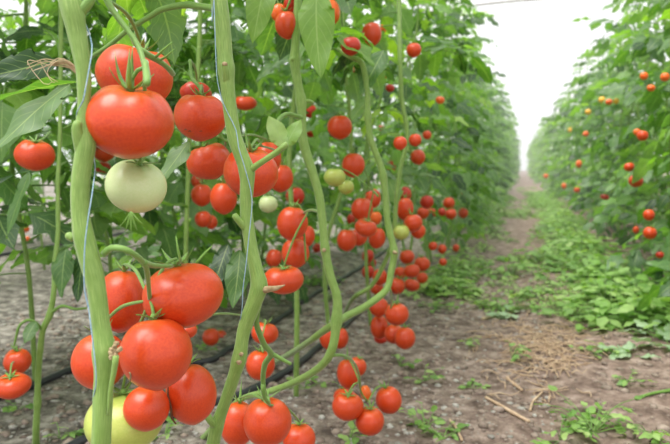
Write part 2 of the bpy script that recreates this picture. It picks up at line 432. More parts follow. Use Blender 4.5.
crumbs('soil_crumbs', 9000, M['clod'], .002, .017, lambda r: (r.uniform(-2.2, 1.0), 1.3+3.6*r.random()**1.5), 'brown crumbs of dry soil strewn over the bare ground', 'soil')
crumbs('pebbles', 5000, M['pebble'], .002, .012, lambda r: (r.uniform(-2.4, .1), 1.3+3.0*r.random()**1.4), 'small grey stones scattered on the soil under the left row', 'pebbles')
# ------------------------------------------------------------------ drip hoses
def hose(pts, r_, label):
    w = [G(*p) + Vector((0, 0, r_*.9)) for p in pts]; mb = MB(); pp, _ = smooth_path(w, r_, .05)
    pp = [Vector((p.x, p.y, gz(p.x, p.y)+r_*.85)) for p in pp]
    tube(mb, pp, r_, 14, .02); o = link('drip_hose', mb.mesh('drip_hose', [M['hose']])); tag(o, label, 'hose', 'black irrigation hoses')
hose([(-60, 424), (0, 401), (26, 392), (75, 373), (150, 355), (202, 368-25+22), (233, 349), (271, 325), (313, 297), (330, 287), (362, 268), (390, 248), (405, 236)], .0115, 'long black drip hose crossing the soil behind the front tomato clusters, nearest the left edge')
hose([(20, 475), (83, 443), (170, 421), (240, 398), (289, 373), (321, 349), (352, 322), (372, 300)], .0115, 'black drip hose passing under the leaning stem, nearer the camera')
hose([(-30, 262), (0, 257), (50, 248), (100, 238), (150, 230)], .014, 'distant black hose on the ground at the left edge')
hose([(646, 297), (658, 303), (672, 311), (700, 326)], .012, 'short stretch of black hose at the foot of the right row')
# ------------------------------------------------------------------ hero plants
def hero(name_pts, rads, label, base, extra_top=None, seg=18, nodes=(), ridge=.05):
    o = empty('tomato_plant', (base.x, base.y, gz(base.x, base.y))); tag(o, label, 'tomato plant', 'bare-stemmed tomato plants in the foreground')
    mb = MB(); tube(mb, name_pts, rads, seg, .006, ridge, .10, nodes); part('stem', mb, [M['stem']], o); return o
def knob(plant, p, r_, name='leaf_scar', mat='scar', d=Vector((1, 0, 0)), ln=1.2):
    mb = MB(); tube(mb, [p-d*r_*.6, p+d*r_*ln*.5, p+d*r_*ln], [r_, r_*.95, r_*.55], 10, r_*.25, .12, .5)
    o = part(name, mb, [M[mat]], plant); return o
def shoot(plant, pts, rads, name='side_shoot', mat='stalk', seg=10):
    mb = MB(); tube(mb, [P(*p) for p in pts], rads, seg, .006, .03, .15); return part(name, mb, [M[mat]], plant)
def hero_leaflet(plant, base, tip, wpx, seed, tint=.5, fold=.2, droop=.3, lob=.2, roll=0, name='leaf', mat='leaf'):
    b0 = P(*base); t0 = P(*tip); X = (t0-b0); L = X.length; X.normalize()
    N = (-FW*.8+UP*.6); N = (N-X*N.dot(X)).normalized(); N = Quaternion(X, roll) @ N; Y = N.cross(X)
    mat4 = Matrix.Translation(b0) @ Matrix((X, Y, N)).transposed().to_4x4()
    mb = MB(); leaflet(mb, L, wpx*base[2]/FPX, mat4, seed, 20, 3, fold, droop, lob, tint)
    st = (b0-(t0-b0).normalized()*.0)
    return part(name, mb, [M[mat], M['stalk']], plant)
def twine(pts, r_, label):
    mb = MB(); tube(mb, pts, r_, 6, .01); o = link('support_twine', mb.mesh('support_twine', [M['string']])); tag(o, label, 'twine', 'twines holding up the plants')
# A: thick stem at the left
dA = .62
def zero(p): return Vector((p.x, p.y, 0))
A = [(46, -120, .66), (58, -40, .64), (70, 0, dA), (77, 34, dA), (83, 68, dA), (84, 100, dA), (84, 128, dA), (86, 145, dA), (81, 176, dA), (80, 208, dA), (84, 238, dA), (93, 272, dA), (97, 292, dA), (101, 325, dA), (105, 359, dA), (103, 394, dA), (101, 444, dA), (98, 500, .63)]
pA = [P(*a) for a in A]; bA = zero(pA[-1]); wA = [11, 11, 11, 9.5, 7.5, 6.6, 7.2, 9.6, 9.4, 9, 9.5, 10.3, 9.5, 9, 9.5, 9.5, 9.3, 9.5]
rA = [w*dA/FPX for w in wA]
topA = [P(46, -120, .66)+Vector((-.02, .02, 1.1)), P(46, -120, .66)+Vector((.01, 0, .5))]
plA = hero(topA+pA+[bA+Vector((.02, .02, .15)), bA-Vector((0, 0, .03))], [.006, .009]+rA+[.0095, .010], 'thick pale green stem nearest the camera at the left, big red tomatoes hanging beside it', bA, nodes=[(P(90, 7, dA), .012, .25), (P(82, 128, dA), .012, .3), (P(76, 238, dA), .012, .18), (P(104, 252, dA), .014, .22), (P(108, 352, dA), .015, .35)], seg=22)
r_ = random.Random(12)
mb = MB()
for k in range(16):
    a = P(114+r_.uniform(-4, 4), 351+r_.uniform(-8, 8), dA-.0125+r_.uniform(-.001, .002)); b2 = a+RT*r_.uniform(-.003, .004)+UP*r_.uniform(-.005, .005)-FW*.002
    tube(mb, [a, (a+b2)/2+RT*.001, b2], [.0018, .0022, .0010], 6, .002, .1, .6)
part('pruning_scar', mb, [M['scar']], plA)
knob(plA, P(71, 237, dA), .0042, 'leaf_stub', 'stem', (UP*.5-RT).normalized())
shoot(plA, [(84, 156, .622), (80, 140, .616), (77, 129, .612), (78, 122, .611)], [.0075, .0068, .0054, .0040], 'leaf_stub', 'stem')
shoot(plA, [(78, 12, dA), (86, 6, dA), (92, -4, dA), (100, -30, dA+.02)], [.007, .0052, .005, .004])
# pruned strip hanging along the stem
shoot(plA, [(116, 356, .605), (114, 372, .608), (110, 392, .61), (108, 415, .612)], [.0030, .0026, .0018, .001], 'bark_strip', 'stem')
# B: second thick stem
B = [(216, -70, .87), (216, -20, .86), (219, 0, .85), (223, 34, .85), (226, 68, .85), (229, 101, .85), (234, 135, .85), (241, 155, .85), (247, 174, .85), (246, 208, .85), (250, 241, .85), (256, 270, .85), (259, 285, .85), (255, 300, .85), (244, 330, .85), (239, 359, .85), (228, 394, .86), (218, 422, .87), (213, 444, .88), (205, 490, .90)]
pB = [P(*a) for a in B]; bB = zero(pB[-1]) + Vector((-.03, .02, 0))
wB = [7.5, 7.5, 8, 7.4, 7.2, 6.8, 7, 7, 6.8, 6, 6.2, 6.6, 7.2, 7.4, 6.8, 6.2, 6, 6, 6.6, 7]
rB = [w*.85/FPX for w in wB]
plB = hero([pB[0]+Vector((0, .05, 1.0)), pB[0]+Vector((0, .02, .5))]+pB+[bB-Vector((0, 0, .03))], [.006, .008]+rB+[.01], 'second thick green stem from the left, split by a pale pointed stub halfway down', bB, nodes=[(P(223, 69, .85), .012, .25), (P(236, 219, .85), .01, .2), (P(251, 169, .85), .012, .25), (P(262, 288, .85), .014, .2), (P(240, 360, .85), .013, .2), (P(211, 424, .87), .012, .25)], seg=20)
shoot(plB, [(248, 172, .85), (256, 166, .845), (265, 160, .84), (277, 152, .835), (287, 144, .83)], [.0058, .0045, .0042, .0040, .0042], 'side_stub', 'stem')
shoot(plB, [(227, 84, .848), (226, 74, .842), (225, 67, .839), (224, 63, .838)], [.006, .0058, .0052, .0044], 'side_stub', 'stem')
knob(plB, P(224.5, 64, .8365), .0038, d=UP, ln=.6)
knob(plB, P(241, 354, .842), .0040, d=(-FW+RT*.8).normalized(), ln=.8)
knob(plB, P(239, 362, .842), .0045, d=(-FW+RT*.2).normalized(), ln=.6)
shoot(plB, [(247, 228, .85), (240, 222, .845), (234, 215, .842)], [.007, .005, .0045], 'side_stub', 'stem')
shoot(plB, [(262, 290, .85), (270, 289, .84), (277, 288, .838), (285, 285, .835)], [.0055, .004, .003, .0006], 'broken_tip', 'pale' if 0 else 'scar')
shoot(plB, [(215, 425, .87), (210, 420, .86), (206, 414, .86)], [.006, .005, .005], 'side_stub', 'stem')
shoot(plB, [(261, 296, .85), (257, 315, .86), (257, 326, .87), (264, 344, .9), (271, 354, .93), (265, 364, .95), (263, 378, .97), (264, 394, .98)], [.004, .0035, .0042, .0042, .0045, .0042, .004, .0035], 'truss_stalk')
shoot(plB, [(270, 353, .93), (278, 357, .93), (285, 361, .93), (291, 364, .93)], [.0035, .003, .0026, .0022], 'truss_stalk')
shoot(plB, [(216, 9, .85), (211, 8, .86), (197, 6, .88), (184, 5, .89), (163, 9, .90), (149, 17, .91), (128, 30, .93), (111, 44, .95), (96, 54, .97), (86, 60, 1.0)], [.005, .0048, .0046, .0045, .0043, .004, .0037, .0034, .003, .0028], 'truss_stalk')
for (a, b_) in ((120, 226), (125, 232), (131, 234), (137, 230), (143, 224)):
    shoot(plA, [(131, 212, .64), ((131+a)/2, (212+b_)/2+1, .642), (a, b_, .645)], [.0012, .0010, .0003], 'sepal', 'calyx')
# C: third stem, sweeping down and left
Cc = [(296, -60, 1.22), (298, 0, 1.2), (295, 61, 1.2), (301, 101, 1.2), (303, 140, 1.2), (313, 174, 1.2), (320, 201, 1.2), (325, 248, 1.2), (330, 275, 1.2), (337, 298, 1.2), (336, 325, 1.2), (332, 349, 1.2), (321, 366, 1.22), (299, 380, 1.28), (271, 391, 1.36), (242, 399, 1.45), (222, 418, 1.52)]
pC = [P(*a) for a in Cc]; bC = G(200, 436)
rC = [w*1.2/FPX for w in [4, 4.2, 4.3, 4.4, 4.6, 4.4, 4.3, 4.2, 4.3, 4.6, 4.4, 4.1, 3.9, 3.7, 3.6, 3.6, 3.6]]
plC = hero([pC[0]+Vector((0, .05, .9)), pC[0]+Vector((0, .02, .4))]+pC+[bC-Vector((0, 0, .02))], [.006, .007]+rC+[.009], 'third stem from the left, sweeping down and bending left to lie near the soil', bC, nodes=[(P(295, 61, 1.2), .012, .3), (P(303, 101, 1.2), .012, .3), (P(326, 249, 1.2), .012, .25), (P(336, 320, 1.2), .016, .25)], seg=14)
knob(plC, P(324, 250, 1.19), .0045, d=(-FW+RT*.3).normalized(), ln=.8)
shoot(plC, [(296, 60, 1.2), (292, 59, 1.19)], [.006, .004], 'side_stub', 'stem')
shoot(plC, [(303, 118, 1.2), (296, 116, 1.18), (287, 114, 1.16), (280, 118, 1.14), (276, 124, 1.12)], [.005, .0042, .004, .0036, .003], 'leaf_stalk')
shoot(plC, [(301, 103, 1.2), (308, 101, 1.2), (313, 103, 1.21)], [.005, .0035, .003], 'side_stub', 'stem')
# D: fourth stem, joins the leaning bundle
Dd = [(338, 49, 1.62), (348, 56, 1.6), (358, 60, 1.6), (363, 66, 1.6), (367, 88, 1.6), (368, 118, 1.6), (371, 140, 1.6), (381, 167, 1.6), (385, 191, 1.6), (388, 224, 1.6), (394, 251, 1.6), (391, 272, 1.6), (386, 290, 1.59), (366, 306, 1.55), (347, 316, 1.5), (336, 323, 1.46), (322, 332, 1.5), (304, 345, 1.62)]
pD = [P(*a) for a in Dd]; bD = G(270, 362)
rD = [w*1.6/FPX for w in [2.2, 2.6, 2.9, 3.0, 3.0, 3.1, 3.2, 3.4, 3.4, 3.4, 3.7, 3.5, 3.5, 3.5, 3.5, 3.5, 3.2, 3.0]]
plD = hero(pD+[bD-Vector((0, 0, .02))], rD+[.009], 'fourth stem from the left, hooked over at its top and leaning left at its foot', bD, nodes=[(P(368, 116, 1.6), .013, .25), (P(383, 176, 1.6), .013, .25), (P(395, 252, 1.6), .013, .3)], seg=12)
shoot(plD, [(394, 252, 1.59), (397, 253, 1.58)], [.005, .003], 'side_stub', 'scar')
# E: fifth stem
Ee = [(398, -60, 2.15), (399, 0, 2.15), (400, 60, 2.1), (402, 100, 2.1), (407, 130, 2.1), (405, 150, 2.1), (400, 170, 2.1), (396, 204, 2.1), (394, 232, 2.1), (388, 255, 2.12), (372, 285, 2.15), (352, 300, 2.2)]
pE = [P(*a) for a in Ee]; bE = G(340, 322)
plE = hero([pE[0]+Vector((0, .05, .6))]+pE+[bE-Vector((0, 0, .02))], [.006]+[.0072]*12+[.008], 'fifth and thinnest foreground stem, beside the small tomatoes on the right of the left row', bE, seg=10)
# F: thin plant at the left edge
Ff = [(60, 130, 1.62), (58, 180, 1.6), (58, 231, 1.58), (55, 262, 1.56), (54, 290, 1.54), (50, 314, 1.54), (43, 330, 1.54), (40, 352, 1.55), (38, 377, 1.56), (37.5, 404, 1.57), (36, 432, 1.58)]
pF = [P(*a) for a in Ff]; bF = G(36, 441)
plF = hero([pF[0]+Vector((-.05, .1, .9)), pF[0]+Vector((-.02, .05, .4))]+pF+[bF-Vector((0, 0, .02))], [.005, .006]+[.005, .0052, .0056, .0062, .0066, .0072, .0074, .0074, .0076, .0078, .0085]+[.010], 'thin stem rooted in the soil at the lower left corner', bF, nodes=[(P(50, 314, 1.54), .013, .25), (P(37, 402, 1.57), .013, .25)], seg=12)
shoot(plF, [(51, 313, 1.54), (62, 306, 1.52), (75, 309, 1.5), (87, 308, 1.5)], [.0045, .0035, .003, .0025], 'leaf_stalk')
shoot(plF, [(42, 330, 1.54), (36, 323, 1.52), (28, 320, 1.51), (20, 325, 1.5), (17, 333, 1.5), (14, 346, 1.5)], [.0045, .004, .0036, .003, .003, .0026], 'truss_stalk')
# G: thin stem behind the upper tomatoes
pG = [P(*a) for a in [(200, 20, 1.85), (199, 50, 1.85), (197, 84, 1.85), (190, 130, 1.85), (188, 180, 1.85), (186, 240, 1.85), (186, 300, 1.87)]]; bG = zero(pG[-1])+Vector((-.02, .03, 0))
plG = hero([pG[0]+Vector((0, .05, .7))]+pG+[bG-Vector((0, 0, .02))], [.005]+[.0068]*7+[.007], 'thin stem behind the tomatoes between the two thick stems', bG, seg=10)
# leaves of the foreground plants that the photo shows singly
hero_leaflet(plC, (317, -14, 1.17), (311, 74, 1.12), 37, 3, .55, .12, .12, .05, .1)
hero_leaflet(plC, (266, -24, 1.12), (253, 41, 1.08), 30, 4, .62, .25, .1, .06, -.2)
hero_leaflet(plC, (284, 147, 1.03), (271, 114, 1.03), 22, 5, 1, .1, .2, .02, .2, mat='weed')
hero_leaflet(plC, (286, 147, 1.03), (298, 117, 1.04), 20, 6, 1, .1, .2, .02, -.2, mat='weed')
hero_leaflet(plB, (190, 140, .98), (158, 184, .95), 26, 7, .45, .2, .2, .08, .3)
hero_leaflet(plA, (80, 82, .74), (-14, 92, .70), 34, 8, .35, .5, .2, .2, .9)
hero_leaflet(plA, (70, 84, .80), (-12, 142, .74), 50, 9, .55, .15, .35, .18, .3)
hero_leaflet(plA, (56, 60, .80), (-20, 82, .74), 34, 10, .15, .55, .25, .2, -.5)
hero_leaflet(plF, (52, 166, 1.5), (-8, 174, 1.4), 26, 11, .2, .3, .3, .2, .4)
hero_leaflet(plF, (30, 172, 1.4), (2, 236, 1.35), 20, 12, .2, .4, .2, .2, .4)
hero_leaflet(plF, (36, 322, 1.5), (22, 342, 1.46), 15, 13, .9, .1, .2, .1, -.2)
hero_leaflet(plF, (66, 248, 1.5), (58, 296, 1.45), 26, 14, .10, .3, .2, .2, .1)
hero_leaflet(plF, (84, 250, 1.5), (76, 300, 1.45), 24, 15, .15, .3, .2, .2, .4)
hero_leaflet(plB, (240, 250, 1.15), (236, 306, 1.1), 27, 16, .12, .25, .2, .1, .2)
hero_leaflet(plB, (228, 244, 1.25), (212, 290, 1.2), 24, 17, .10, .25, .2, .2, .2)
hero_leaflet(plD, (384, 50, 1.62), (362, 92, 1.58), 26, 18, .3, .25, .2, .2, .2)
hero_leaflet(plD, (372, 96, 1.65), (352, 118, 1.62), 22, 19, .4, .25, .2, .2, .2)
# dried flower stalks lying on the grey-green leaf
mb = MB(); r_ = random.Random(3)
for k in range(9):
    x0 = 26+k*5; pts = [(78, 72+r_.uniform(-6, 4), .72), (70-k, 64+r_.uniform(-4, 3), .71), (60-k*2, 60+r_.uniform(-4, 6), .705), (48-k*3+r_.uniform(-3, 3), 62+r_.uniform(-3, 12), .70)]
    if k % 3 == 0: pts += [(52-k+r_.uniform(-4, 4), 76+r_.uniform(0, 8), .70), (58-k, 82, .70)]
    tube(mb, [P(*p) for p in pts], [.0008, .0007, .0006, .0005]+[.0004]*(len(pts)-4), 5, .004, 0, .4)
part('dried_leaf_stalk', mb, [M['dry']], plA)
# whole leaves above and behind, on the hero plants
def hero_leaves(plant, pts, n, seed, zmin, back=.9, sc=(.8, 1.15)):
    r = random.Random(seed); pp, _ = smooth_path(pts, .01, .02); pp = [p for p in pp if p.z > zmin]
    for k in range(n):
        p = pp[int(r.random()*len(pp))]; az = PI/2+math.radians(15)+r.uniform(-back, back)
        link('leaf', LHI_ME[r.randrange(5)], plant, Matrix.Translation(-plant.location) @ leaf_mat_at(p, az, r.uniform(-.1, .5), r.uniform(-.4, .4), r.uniform(*sc)))
hero_leaves(plA, topA+pA, 6, 1, .95, 1.0)
hero_leaves(plB, [pB[0]+Vector((0, .02, .5))]+pB, 7, 2, .95)
hero_leaves(plC, [pC[0]+Vector((0, .02, .4))]+pC, 9, 3, .85)
hero_leaves(plE, [pE[0]+Vector((0, .02, .4))]+pE, 14, 5, .75)
hero_leaves(plG, [pG[0]+Vector((0, .02, .4))]+pG, 14, 6, .75)
hero_leaves(plF, [pF[0]+Vector((-.02, .05, .4))]+pF, 12, 7, .65)
hero_leaves(plD, pD, 5, 8, .95)
# twines
off = -FW*.0075
twine([topA[0]+Vector((0, 0, .1)), P(60, -120, .66), P(66, -20, .645), P(84, 20, .635), P(92, 45, .618), P(90, 64, .607), P(86, 86, .604), P(83, 101, .604), P(77, 112, .612), P(78, 122, .636), P(90, 140, .642), P(95, 165, .63), P(92, 195, .609), P(88.5, 216, .604), P(84.5, 251, .604), P(84.5, 289, .607), P(88.5, 307, .608), P(92, 335, .606), P(95.5, 366, .605), P(96, 385, .609), P(93, 400, .618), P(96, 420, .635), P(104, 470, .64)], .00062, 'blue-white twine wound around the thick stem nearest the left')
twine([pB[0]+Vector((0, .05, 1.1)), P(212, -60, .85), P(214, 0, .837), P(216, 60, .833), P(218, 84, .836), P(224, 105, .84), P(236, 130, .838), P(238.5, 147, .835), P(246, 172, .836), P(252, 200, .838), P(248.5, 240, .836), P(246, 265, .835), P(243, 289, .836), P(242, 310, .838), P(238, 330, .86)], .0006, 'thin blue twine running down the second thick stem')
# ------------------------------------------------------------------ tomatoes of the foreground clusters
up0 = (0, 1, .1)
cluster('big tomatoes hanging at the upper left', [(86, -60, .66), (104, -10, .655), (109, 4, .652), (118, 18, .65), (132, 36, .645), (140, 50, .64), (145, 68, .628)], [
    (129, 121, 86.5, 76, .086, 'lob', 'ripe', (.16, 1, .34), 'large ripe red tomato in front at upper left, spiky green calyx on its crown'),
    (136, 77, 71, 64, .083, 'dbl', 'ripe', (.2, 1, .1), 'large red tomato with a deep crease, directly behind and above the big front one'),
    (136, 186, 60, 53, .064, 'rnd', 'pale', (.32, 1, .5), 'pale whitish green unripe tomato hanging under the big red one'),
], plant=plA)
# thick pedicels in view
shoot(plA, [(145, 62, .632), (146, 70, .622), (147, 78, .612), (147, 84, .604)], [.0034, .0033, .0036, .0030], 'truss_stalk')
shoot(plA, [(140, 50, .64), (148, 55, .65), (159, 61, .67), (168, 68, .69), (173, 74, .72)], [.0036, .0034, .0032, .0030, .0026], 'truss_stalk')
shoot(plA, [(155, 58, .66), (163, 50, .65), (172, 42, .645)], [.0016, .0011, .0004], 'sepal', 'calyx')
shoot(plA, [(160, 60, .67), (167, 56, .66), (174, 49, .65)], [.0016, .0012, .0004], 'sepal', 'calyx')
cluster('red tomatoes at the upper middle', [(190, 60, 1.1), (192, 78, 1.08), (200, 88, 1.05), (215, 120, 1.08), (222, 138, 1.1), (232, 142, 1.1), (262, 146, 1.1)], [
    (200, 116.5, 52, 49, .078, 'lob', 'ripe', (.05, 1, .15), 'ripe red tomato with a brown crack mark underneath, left of the second thick stem'),
    (250, 172, 54, 52, .080, 'lob', 'ripe', (.1, 1, .3), 'large red tomato half hidden behind the second thick stem'),
    (210, 161, 44, 37, .076, 'lob', 'ripe', (-.3, 1, .2), 'broad tilted red tomato just left of the second thick stem, below the cracked one'),
    (268, 158, 27, 34, .060, 'rnd', 'ripe', None, 'red tomato under the cut green side stub of the second stem'),
    (281, 178, 25, 29, .060, 'rnd', 'ripe', (.1, 1, .2), 'small red tomato on the right edge of the group under the side stub'),
    (196, 93, 32, 22, .060, 'lob', 'deep', None, 'red tomato peeping out above the cracked one'),
    (224, 198, 27, 33, .064, 'rnd', 'ripe', (0, 1, .1), 'red tomato hanging below the broad tilted one, left of the stem'),
], plant=plB)
cluster('small red tomatoes hanging behind the upper middle group', [(193, 160, 1.75), (196, 175, 1.75), (204, 200, 1.75)], [
    (202, 195, 21, 23, .062, 'rnd', 'ripe', None, 'small red tomato, middle one of the little bunch left of the second stem'),
    (203, 219, 17, 17, .050, 'rnd', 'ripe', None, 'small red tomato at the bottom left of the little bunch left of the second stem'),
    (211, 222, 13, 15, .042, 'rnd', 'ripe', None, 'very small red tomato at the bottom right of the little bunch'),
    (197, 181, 12, 14, .042, 'rnd', 'ripe', None, 'small red tomato at the top of the little bunch left of the second stem'),
    (295, 196, 19, 19, .060, 'rnd', 'deep', None, 'dark red tomato in shade between second and third stems'),
    (268, 204, 19, 18, .052, 'rnd', 'pale', (0, 1, .2), 'small pale green tomato right beside the second thick stem'),
    (104, 152, 22, 20, .070, 'rnd', 'ripe', None, 'red tomato partly hidden behind the big front one and the thick left stem'),
    (103, 168, 16, 14, .060, 'rnd', 'deep', None, 'small red tomato low behind the thick left stem, beside the pale unripe one'),
], plant=None)
cluster('tomatoes hanging beside the third stem', [(322, 214, 1.2), (312, 210, 1.3), (304, 214, 1.42), (304, 228, 1.45), (306, 262, 1.45)], [
    (292, 223, 31, 35, .068, 'rnd', 'ripe', (.1, 1, .1), 'round red tomato at the top of the bunch between second and third stems'),
    (295, 253, 28, 31, .064, 'rnd', 'ripe', (0, 1, .15), 'red tomato in the middle of the bunch between second and third stems'),
    (284, 280, 39, 28, .080, 'dbl', 'ripe', (0, 1, .2), 'wide red double tomato at the bottom of the bunch between second and third stems'),
    (306, 236, 18, 23, .052, 'rnd', 'ripe', None, 'red tomato peeking out right of the bunch, touching the third stem'),
    (274, 258, 16, 19, .052, 'rnd', 'ripe', None, 'small shaded red tomato on the left side of the bunch between stems'),
], plant=plC)
cluster('big tomatoes at the lower left', [(104, 254, .62), (111, 248, .615), (124, 249, .61), (135, 255, .62), (143, 262, .64), (147, 272, .66), (150, 300, .71)], [
    (156, 353, 71, 73, .076, 'rnd', 'ripe', (-.1, 1, -.1), 'large round red tomato at the centre of the lower left bunch'),
    (183, 295, 80, 66, .086, 'rnd', 'ripe', (-.15, 1, .12), 'largest broad red tomato at the top right of the lower left bunch'),
    (147, 408, 45, 46, .052, 'rnd', 'ripe', (.1, 1, 0), 'smaller red tomato at the bottom of the lower left bunch, above the green one'),
    (191, 394, 50, 61, .060, 'obl', 'ripe', (-.1, 1, 0), 'tall red tomato with a brown seam at the right of the lower left bunch'),
    (122, 301, 50, 64, .064, 'obl', 'ripe', (.1, 1, .1), 'tall red tomato touching the thick stem at the left of the broad one'),
    (100, 361, 54, 58, .066, 'rnd', 'ripe', (0, 1, 0), 'red tomato half hidden behind the thick left stem'),
    (124, 421, 76, 62, .084, 'rnd', 'lime', (0, 1, .1), 'large yellow-green unripe tomato at the bottom edge behind the thick left stem'),
], plant=plA)
shoot(plA, [(143, 262, .64), (150, 265, .66), (160, 266, .68), (172, 266, .70)], [.0034, .0028, .0024, .0022], 'truss_stalk')
shoot(plA, [(181, 262, .64), (178, 250, .63), (176, 236, .63)], [.0013, .0012, .0004], 'sepal', 'calyx')
shoot(plA, [(196, 263, .66), (204, 254, .66), (212, 246, .66)], [.0013, .0012, .0004], 'sepal', 'calyx')
cluster('tomatoes at the bottom centre', [(263, 385, .97), (264, 396, .98), (270, 405, 1.0)], [
    (267, 422, 48, 50, .076, 'rnd', 'ripe', (-.05, 1, .1), 'large round red tomato at the bottom edge in the centre'),
    (238, 424, 36, 46, .062, 'obl', 'ripe', (.1, 1, .1), 'red tomato at the bottom edge between the second stem and the round one'),
    (299, 439, 33, 32, .058, 'rnd', 'ripe', (0, 1, .1), 'red tomato cut off by the bottom edge, right of the round one'),
], plant=plB)
cluster('tomatoes low behind the second stem', [(258, 318, 1.35), (262, 330, 1.4), (263, 352, 1.4)], [
    (260, 365, 29, 31, .066, 'rnd', 'ripe', (0, 1, .1), 'red tomato just right of the second stem, the lower of two beside the drip hose'),
    (264, 333, 27, 23, .062, 'lob', 'ripe', None, 'red tomato just right of the second stem, the upper of two beside the drip hose'),
    (211, 337, 17, 18, .060, 'rnd', 'ripe', None, 'small red tomato near the ground between the two thick stems, left one of a pair'),
    (221, 337, 12, 15, .048, 'rnd', 'ripe', None, 'small red tomato near the ground between the two thick stems, right one of a pair'),
    (187, 331, 20, 16, .030, 'rnd', 'ripe', None, 'small red tomato squeezed under the broad one in the lower left bunch'),
], plant=None)
cluster('tomatoes at the left edge', [(50, 132, 1.6), (44, 138, 1.5), (38, 142, 1.45)], [
    (35, 155, 38, 32, .078, 'lob', 'ripe', (.2, 1, .3), 'red tomato with green calyx alone in the leaves at the left edge'),
    (7, 184, 10, 11, .05, 'rnd', 'orange', None, 'tiny orange fruit at the far left edge below the single red tomato'),
], plant=plF)
cluster('small tomatoes at the lower left corner', [(14, 346, 1.5), (15, 352, 1.5), (14, 372, 1.5)], [
    (18, 361, 26, 26, .060, 'lob', 'ripe', (0, 1, .2), 'small red tomato at the left edge above the drip hose, the upper of two'),
    (12, 386, 34, 24, .072, 'lob', 'ripe', (0, 1, .3), 'flat red tomato at the left edge touching the drip hose, the lower of two'),
], plant=plF)
cluster('distant orange fruit at the left', [], [
    (26, 229, 7, 7, .045, 'rnd', 'orange', None, 'tiny distant orange tomato low at the left, the upper of two'),
    (27, 239, 6, 6, .045, 'rnd', 'orange', None, 'tiny distant orange tomato low at the left, the lower of two'),
    (103, 214, 8, 7, .045, 'rnd', 'orange', None, 'tiny orange tomato right of the thick left stem at mid height')])
cluster('tomatoes at the top centre', [(294, -20, 1.2), (290, 0, 1.2), (286, 10, 1.2)], [
    (287, 25, 24, 28, .0445, 'rnd', 'ripe', None, 'red tomato at the top edge beside the third stem, largest of its bunch'),
    (279, 13, 16, 19, .029, 'rnd', 'orange', None, 'small orange-red tomato at the top edge, leftmost in the bunch by the third stem'),
    (291, 4, 15, 18, .028, 'rnd', 'deep', None, 'dark red tomato cut by the top edge beside the third stem'),
    (330, 12, 20, 27, .055, 'obl', 'orange', None, 'orange tomato at the top edge right beside the large hanging leaf')], plant=plC)
S_ = 'small tomato among leaves at upper centre, '
cluster('tomatoes scattered among the upper leaves', [], xface=-.30, toms=[
    (245, 103, 23, 15, .065, 'lob', 'ripe', None, 'flat red tomato deep in the leaves between second and third stems'),
    (340, 127, 25, 25, .068, 'rnd', 'ripe', (0, 1, .2), 'bright round red tomato hanging alone between third and fourth stems'),
    (310, 111, 13, 14, .05, 'rnd', 'deep', None, S_+'right beside the third stem, the upper of two'),
    (311, 132, 11, 11, .05, 'rnd', 'deep', None, S_+'right beside the third stem, the lower of two'),
    (372, 34, 20, 24, .062, 'rnd', 'ripe', (0, 1, .2), 'red tomato at the top of the fourth stem, largest there'),
    (351, 46, 20, 19, .048, 'rnd', 'deep', None, 'darker red tomato left of the hooked top of the fourth stem'),
    (383, 29, 8, 9, .05, 'rnd', 'orange', None, S_+'tucked right behind the one topping the fourth stem'),
    (367, 61, 9, 10, .045, 'rnd', 'orange', None, S_+'directly at the bend of the fourth stem'),
    (356, 70, 7, 8, .045, 'rnd', 'deep', None, S_+'below the bend of the fourth stem'),
    (414, 50, 15, 15, .060, 'rnd', 'ripe', (0, 1, .2), 'small round red tomato alone in the pale leaves right of the fourth stem'),
    (386, 74, 8, 8, .05, 'rnd', 'orange', None, S_+'right of the fourth stem below its bend'),
    (390, 88, 9, 8, .05, 'rnd', 'deep', None, S_+'between fourth and fifth stems'),
    (420, 101, 7, 7, .05, 'rnd', 'deep', None, S_+'right of the fifth stem'),
    (440, 100, 9, 8, .055, 'rnd', 'orange', None, 'tiny orange tomato in the leaves at the aisle side of the left row, high up'),
    (400, 143, 14, 14, .062, 'rnd', 'ripe', None, 'red tomato just left of the fifth stem at half height'),
    (415, 140, 13, 13, .060, 'rnd', 'ripe', None, 'red tomato just right of the fifth stem at half height'),
    (427, 135, 9, 9, .055, 'rnd', 'ripe', None, 'tiny red tomato right of the pair at the fifth stem'),
    (381, 128, 6, 6, .045, 'rnd', 'deep', None, S_+'right beside the fourth stem at half height')])
